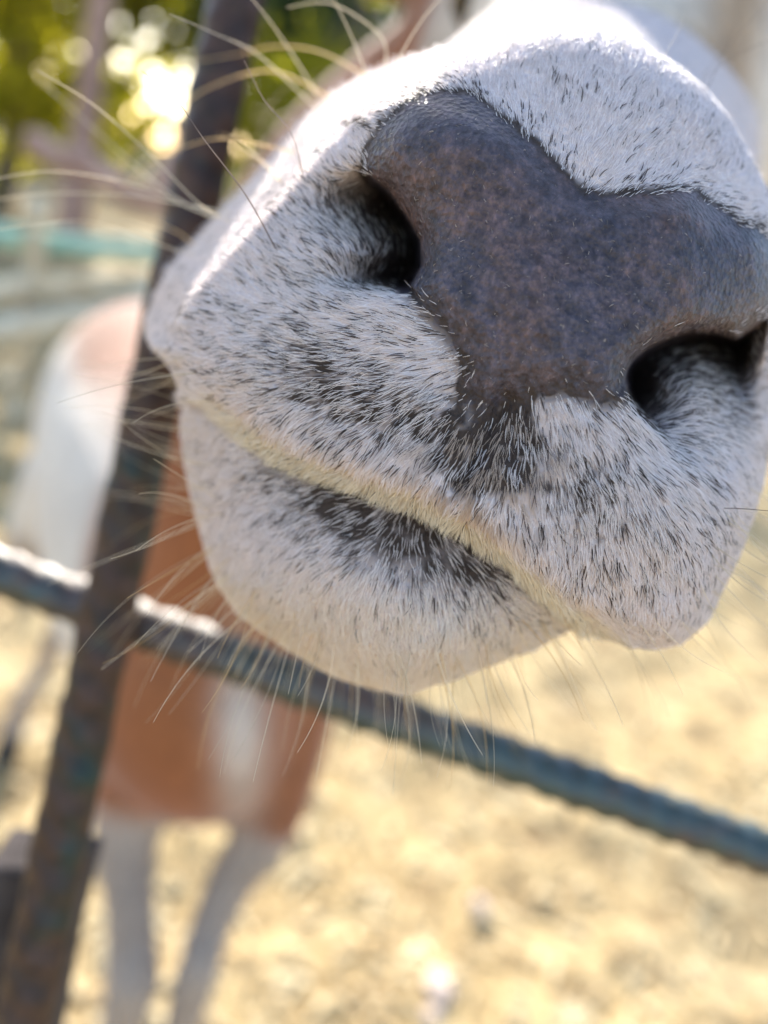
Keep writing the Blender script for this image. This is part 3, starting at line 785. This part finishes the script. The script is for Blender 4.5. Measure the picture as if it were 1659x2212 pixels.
    for (x, y, r) in ((785, 262, 14), (800, 275, 10), (740, 395, 9), (715, 400, 7), (757, 268, 8), (690, 330, 6)):
        spot = np.maximum(spot, ((px[:, 0]-x)**2+(px[:, 1]-y)**2 < r*r)*0.7)
    pd = np.where(lo, np.minimum(pd*1.25, 0.6), pd); pd = np.maximum(pd, spot); pd = np.where(on_face, pd, 0.01)
    pd = np.maximum(pd, 0.75*np.sqrt(hl))  # more dark hairs in the nostrils, painting the shadow there
    isd = rng.random(n) < pd
    rad = rad*np.where(isd, 1.12, 1.0)[:, None]
    pts = pts[:, :1]+(pts-pts[:, :1])*np.where(isd, 0.85, 1.0)[:, None, None]+np.where(isd, 0.00012, 0)[:, None, None]*nr[:, None]
    base = np.where(isd[:, None], darkc*rng.uniform(0.7, 2.2, n)[:, None], base)
    colr = np.repeat(base[:, None], K, 1)
    root = np.clip(zn*0.9, 0, 0.8)*np.where(lo, 1.0, 0.5)
    colr[:, 0] = colr[:, 0]*(1-root[:, None])+darkc*root[:, None]
    return pts, rad, colr
pts, rad, colr = fur()
def specks():
    pos, nr, vid, ring = sample(60000)
    k = (slf[vid] > 4) & (ring < NR-1) & (rng.random(60000) < 0.16); pos, nr = pos[k], nr[k]; n = len(pos)
    t = rng.normal(0, 1, (n, 3)); t -= (t*nr).sum(1)[:, None]*nr; t /= np.linalg.norm(t, axis=1)[:, None]
    L = rng.uniform(0.0002, 0.0008, n)[:, None]
    p = np.stack([pos, pos+t*L*0.33+nr*L*0.15, pos+t*L*0.66+nr*L*0.2, pos+t*L+nr*L*0.1], 1)
    c = np.array([0.42, 0.35, 0.31])*rng.uniform(0.3, 1.2, n)[:, None]
    return p, 0.000035*rng.uniform(0.6, 1.3, n)[:, None]*np.array([[0.6, 1, 1, 0.4]]), np.repeat(c[:, None], 4, 1)
a_, b_, c_ = specks(); pts = np.concatenate([pts, a_]); rad = np.concatenate([rad, b_]); colr = np.concatenate([colr, c_])
furo = hair_object('fur', pts, rad, colr, hair_mat('fur_hair'), deer); furo['kind'] = 'stuff'
furo['label'] = 'short white fur with dark speckles on the muzzle'

# ---------------------------------------------------------------- deer: whiskers
def whiskers():
    W = []                                                # rows: control points (x, y, distance mm), base radius, colour
    pale_c = np.array([0.78, 0.66, 0.48]); dk = np.array([0.06, 0.045, 0.04]); gold = np.array([0.62, 0.42, 0.20])
    def surf(x, y):                                        # distance of the muzzle surface in that direction
        r = math.hypot(x-CEN[0], y-CEN[1]); a = math.atan2(y-CEN[1], x-CEN[0]) % (2*math.pi)
        j = int(a/(2*math.pi)*NTH) % NTH; f = r/RO[j]
        return Z[min(NR-1, int(f*(NR-1))), j] + (6 if f >= 1 else 0)
    def add(xy, zend, r=0.00009, c=pale_c, zmid=None):
        z0 = surf(*xy[0]); n = len(xy)
        rows = [(x, y, z0+(zend-z0)*i/(n-1)) for i, (x, y) in enumerate(xy)]
        W.append((rows, r, c))
    # long ones on the sunlit side (root first)
    add([(600,545),(530,420),(440,300),(380,215),(305,152)], 118, 0.00011, dk*2.2)
    add([(475,470),(380,430),(260,330),(95,180)], 205, 0.00021, pale_c)
    add([(500,480),(430,440),(330,340),(200,225),(80,152)], 140, 0.0001)
    add([(690,240),(560,120),(470,75),(365,30)], 135, 0.0001)
    add([(470,475),(350,420),(230,385),(100,370),(-30,390)], 145, 0.00011)
    add([(500,460),(330,430),(250,420),(100,418),(-30,434)], 165, 0.00013)
    add([(420,545),(380,540),(200,480),(80,485),(-30,500)], 150, 0.0001)
    add([(720,215),(600,155),(500,170),(400,220),(300,310),(230,410),(185,520)], 215, 0.00016, gold*1.3)
    add([(800,170),(700,115),(600,100),(500,120),(395,136)], 210, 0.00014, gold*1.4)
    add([(550,380),(570,250),(622,188),(700,150)], 220, 0.00014, gold*1.2)
    add([(660,400),(630,290),(570,215),(527,130)], 128, 0.00009, dk*4)
    add([(640,330),(500,300),(420,310),(330,350),(250,420)], 190, 0.00013, gold*1.3)
    add([(700,230),(600,70),(535,-10)], 140, 0.0001)
    add([(830,170),(830,90),(770,35),(700,5),(620,16)], 160, 0.0001)
    add([(800,190),(760,80),(710,-20)], 150, 0.00008)
    add([(830,190),(900,60),(960,-10)], 150, 0.00008)
    add([(420,530),(380,500),(300,470),(200,450)], 190, 0.00013, gold*1.4)
    add([(610,395),(560,345),(500,300),(470,290)], 205, 0.00018, gold*1.2)
    W[:] = [(a, 1.45*b, c) for a, b, c in W]
    # dark ones on top
    for xy in ([(1070,190),(1075,100),(1073,-20)], [(1165,150),(1166,60),(1138,-10)], [(1195,115),(1208,50),(1215,-20)], [(1245,205),(1285,80),(1300,-15)], [(1170,330),(1225,200),(1255,130)],
               [(1400,185),(1450,95),(1500,0)], [(1515,165),(1590,80),(1665,-5)], [(1528,192),(1560,120),(1588,50)], [(1515,178),(1590,120),(1690,80)], [(650,372),(620,290),(560,220)]):
        add(xy, 150, 0.000075, dk)
    q = random.Random(4)
    # left corner of the mouth
    for i in range(34):
        y = q.uniform(740, 1130); x = np.interp(y, [740, 800, 866, 930, 1130], [345, 385, 412, 405, 440])+q.uniform(5, 60)
        a = math.pi+q.uniform(-0.35, 0.35)-(y-900)/260*0.45; L = q.uniform(90, 290)*(1 if q.random() < 0.8 else 1.3)
        e = (x+L*math.cos(a), y-L*math.sin(a)*-1*-1)
        bend = q.uniform(-18, 18)
        m_ = ((x+e[0])/2+bend*0.3, (y+e[1])/2+bend)
        add([(x, y), m_, e], q.uniform(125, 200), q.uniform(0.00006, 0.0001), pale_c*q.uniform(0.6, 1.1))
    # chin: fan from left through below to the right
    for i in range(135):
        f = q.random()
        x = np.interp(f, [0, .12, .25, .4, .55, .7, .85, 1], [445, 470, 530, 640, 790, 950, 1110, 1215])+q.uniform(-25, 30)
        y = np.interp(f, [0, .12, .25, .4, .55, .7, .85, 1], [1120, 1230, 1315, 1395, 1455, 1450, 1400, 1350])-q.uniform(4, 60)
        a = np.interp(f, [0, .25, .5, .75, 1], [2.75, 2.15, 1.70, 1.30, 0.85])+q.gauss(0, 0.13)
        L = q.uniform(120, 330)*(1.15 if f < 0.4 else 0.9)
        e = (x+L*math.cos(a), y+L*math.sin(a)); bend = q.uniform(-0.09, 0.09)*L
        m_ = ((x+e[0])/2-math.sin(a)*bend, (y+e[1])/2+math.cos(a)*bend)
        add([(x, y), m_, e], q.choice([118, 126, 135, 150, 180, 215]), q.uniform(0.00006, 0.000105), pale_c*q.uniform(0.55, 1.15) if q.random() < 0.75 else gold*q.uniform(0.6, 1.1))
    # right lip
    for i in range(44):
        f = q.random()
        x = np.interp(f, [0, .3, .6, 1], [1300, 1450, 1560, 1630])+q.uniform(-40, 10); y = np.interp(f, [0, .3, .6, 1], [1360, 1370, 1260, 1060])-q.uniform(0, 70)
        a = np.interp(f, [0, .4, 1], [1.15, 0.80, 0.45])+q.gauss(0, 0.16); L = q.uniform(100, 300)
        e = (x+L*math.cos(a), y+L*math.sin(a)); bend = q.uniform(-0.10, 0.10)*L
        m_ = ((x+e[0])/2-math.sin(a)*bend, (y+e[1])/2+math.cos(a)*bend)
        add([(x, y), m_, e], q.uniform(120, 175), q.uniform(0.00006, 0.0001), pale_c*q.uniform(0.6, 1.1))
    add([(1560,1098),(1620,1100),(1700,1108)], 118, 0.0001, dk*1.5)
    K = 12; pts = np.empty((len(W), K, 3)); rad = np.empty((len(W), K)); cl = np.empty((len(W), K, 3))
    for i, (rows, r, c) in enumerate(W):
        s = np.array(rows, float)
        if len(s) == 3:
            f = np.linspace(0, 1, K)[:, None]; s = (1-f)**2*s[0]+2*f*(1-f)*(2*s[1]-(s[0]+s[2])/2)+f*f*s[2]
        else: s = spline(s, K)
        pts[i] = P(s[:, 0], s[:, 1], s[:, 2]/1000)
        rad[i] = 0.72*r*np.linspace(1, 0.25, K)**0.8; cl[i] = c
    return pts, rad, cl
pts, rad, colr = whiskers()
wo = hair_object('whiskers', pts, rad, colr, hair_mat('whisker_hair', 0.3, 0.6), deer); wo['kind'] = 'stuff'
wo['label'] = 'long thin pale whiskers around the lips and chin'

# ================================================================ background: rails, branch, trees
def board(name, a, b, ra, rb, mat, parent=None, n=14, wob=0.008, seg=12):
    a = np.asarray(a, float); b = np.asarray(b, float); q = random.Random(hash((name, round(a[0], 2))) % 999)
    f = np.linspace(0, 1, n)[:, None]; p = a+(b-a)*f+np.array([[q.gauss(0, wob), q.gauss(0, wob), q.gauss(0, wob)] for _ in range(n)])
    r = np.linspace(ra, rb, n)*np.array([1+q.gauss(0, 0.04) for _ in range(n)])
    return bm_obj(name, bm_from([tube(p, r, seg)]), mat, parent)
PALE_WOOD = simple_mat('pale_wood', (0.42, 0.33, 0.22), (0.66, 0.58, 0.44), 18.0)
TEAL = simple_mat('teal_paint', (0.16, 0.34, 0.28), (0.26, 0.46, 0.38), 20.0, 0.5)
PINK_WOOD = simple_mat('pinkish_bark', (0.25, 0.14, 0.11), (0.44, 0.28, 0.22), 12.0)
fa = cp(-260, 700, 2.4); root = empty('rail_fence', (fa[0], fa[1], 0)); bpy.context.view_layer.update()
tag(root, 'low paddock fence of pale timber rails and one teal pipe rail', 'fence')
board('pipe_rail', cp(-300, 470, 2.55), cp(760, 600, 2.75), 0.030, 0.030, TEAL, root, wob=0.002)
board('timber_rail', cp(-300, 650, 2.5), cp(760, 570, 2.9), 0.032, 0.030, PALE_WOOD, root)
board('timber_rail', cp(-300, 770, 2.35), cp(760, 560, 3.0), 0.040, 0.036, PALE_WOOD, root)
for x, z in ((95, 2.52), (-280, 2.4), (700, 2.85)):
    t_ = cp(x, 420 if x > 0 else 380, z); board('fence_post', (t_[0], t_[1], -0.1), t_, 0.034, 0.032, PALE_WOOD, root)
br = cp(105, 325, 3.3); root = empty('branch', cp(440, 500, 3.3)); bpy.context.view_layer.update()
tag(root, 'sun bleached pinkish forked branch propped behind the rail fence', 'branch')
e1 = cp(520, 520, 3.2); base_ = np.array([e1[0]+0.25, e1[1], -0.03])
board('limb', cp(60, 310, 3.35), e1, 0.05, 0.065, PINK_WOOD, root, wob=0.012)
board('limb', e1, base_, 0.065, 0.07, PINK_WOOD, root, wob=0.012)
board('fork', cp(350, 430, 3.25), cp(455, 170, 3.4), 0.065, 0.02, PINK_WOOD, root, wob=0.012)

LEAF_Y = simple_mat('leaf_yellow_green', (0.20, 0.20, 0.012), (0.38, 0.34, 0.02), 6.0, 0.6, 0, 0.6)
LEAF_D = simple_mat('leaf_dark_green', (0.020, 0.040, 0.012), (0.055, 0.080, 0.022), 5.0, 0.6, 0, 0.3)
LEAF_M = simple_mat('leaf_mid_green', (0.045, 0.075, 0.015), (0.10, 0.13, 0.03), 5.0, 0.6, 0, 0.4)
BARK = simple_mat('grey_bark', (0.06, 0.045, 0.035), (0.17, 0.13, 0.10), 10.0, 0.9, 0.01)
BARK_T = simple_mat('tan_bark', (0.25, 0.15, 0.07), (0.46, 0.31, 0.16), 8.0, 0.9, 0.01)
def leaves_mesh(name, cents, size, mat, parent, nper, spread, seed):
    r = np.random.default_rng(seed); cs = np.repeat(cents, nper, 0); n = len(cs)
    p = cs+r.normal(0, 1, (n, 3))*spread*np.array([1, 1, 0.8]); a = r.normal(0, 1, (n, 3)); a /= np.linalg.norm(a, axis=1)[:, None]
    b = np.cross(a, r.normal(0, 1, (n, 3))); b /= np.linalg.norm(b, axis=1)[:, None]; L = size*r.uniform(0.6, 1.3, n)[:, None]
    c_ = np.cross(a, b)*L*0.15
    V = np.stack([p-a*L, p-b*L*0.42+c_, p+a*L, p+b*L*0.42+c_], 1).reshape(-1, 3); V[:, 2] = np.maximum(V[:, 2], 0.02)
    i = np.arange(n)[:, None]*4; F = np.concatenate([i+np.array([[0, 1, 2]]), i+np.array([[0, 2, 3]])])
    return mesh_obj(name, V, F, mat, parent, smooth=False)
def tree(base, h, trunk_r, crown_r, crown_z, bark, leaf, label, ncl=60, nper=60, size=0.07, spread=0.22, seed=1, group='trees behind the paddock'):
    q = random.Random(seed); base = np.asarray(base, float)
    root = empty('tree', base); bpy.context.view_layer.update(); tag(root, label, 'tree', group)
    top = base+np.array([q.uniform(-.2, .2), q.uniform(-.2, .2), h])
    path = spline([np.r_[base-np.array([0, 0, .1]), trunk_r*1.35], np.r_[base+(top-base)*0.15, trunk_r], np.r_[base+(top-base)*0.5+np.array([q.uniform(-.1, .1), 0, 0]), trunk_r*0.75], np.r_[top, trunk_r*0.25]], 18)
    pr = [tube(path[:, :3], path[:, 3], 12)]
    cents = []
    cc = base+np.array([0, 0, crown_z])
    for i in range(ncl):
        while True:
            v = np.array([q.uniform(-1, 1) for _ in range(3)])
            if 0.15 < v@v < 1: break
        cents.append(cc+v*np.array(crown_r))
    for i in range(9):
        e = cents[q.randrange(ncl)]; s = path[q.randrange(6, 16), :3]
        pth = spline([np.r_[s, trunk_r*0.3], np.r_[(s+e)/2+np.array([0, 0, .08]), trunk_r*0.2], np.r_[e, trunk_r*0.06]], 9); pr.append(tube(pth[:, :3], pth[:, 3], 7))
    bm_obj('trunk', bm_from(pr), bark, root)
    leaves_mesh('crown', np.array(cents), size, leaf, root, nper, spread, seed)
    return root
tree(ground_at(10, 7.6), 4.2, 0.09, (1.3, 0.8, 1.4), 1.8, BARK, LEAF_Y, 'yellow green leafy young tree behind the pale timber rails', 56, 32, 0.15, 0.26, 2)
tree(ground_at(165, 6.6), 7.5, 0.10, (1.0, 0.8, 0.8), 7.0, PINK_WOOD, LEAF_M, 'slender pinkish tree trunk beside the yellow green tree', 40, 50, 0.08, 0.2, 3)
tree(ground_at(440, 8.5), 3.3, 0.17, (1.2, 1.0, 0.8), 2.5, BARK, LEAF_D, 'grey brown tree with dark crown behind the forked branch', 50, 60, 0.09, 0.25, 4)
tree(ground_at(640, 6.8), 3.0, 0.08, (0.8, 0.7, 0.9), 1.2, BARK, LEAF_Y, 'low bright green tree just right of the upright bar', 40, 55, 0.08, 0.18, 5)
tree(ground_at(860, 11.0), 4.0, 0.2, (1.5, 1.2, 1.0), 3.0, BARK, LEAF_D, 'dark grey trunked tree behind the top of the muzzle', 50, 60, 0.09, 0.25, 7)
tree(ground_at(1500, 14.0), 5.0, 0.2, (2.4, 1.6, 1.9), 3.0, BARK, LEAF_M, 'broad green tree standing behind the animal\'s head', 60, 60, 0.09, 0.28, 8)
tree(ground_at(2300, 13.0), 5.0, 0.2, (2.4, 1.6, 1.9), 2.8, BARK, LEAF_D, 'dark green tree at the far right end of the trees', 60, 60, 0.09, 0.28, 9)
# far wood as one mass
r = np.random.default_rng(12); n = 420
cx_ = r.uniform(-16, 16, n); cz_ = r.uniform(0.1, 4.2, n)*(0.6+0.4*np.sin(cx_*0.9)**2); cy_ = 12+r.uniform(-1, 2.5, n)+0.03*cx_**2
fo = leaves_mesh('far_wood', np.stack([cx_, cy_, cz_], 1), 0.13, LEAF_D, None, 55, 0.38, 13)
tag(fo, 'dark mass of green foliage beyond the paddock trees', 'wood', kind='stuff')
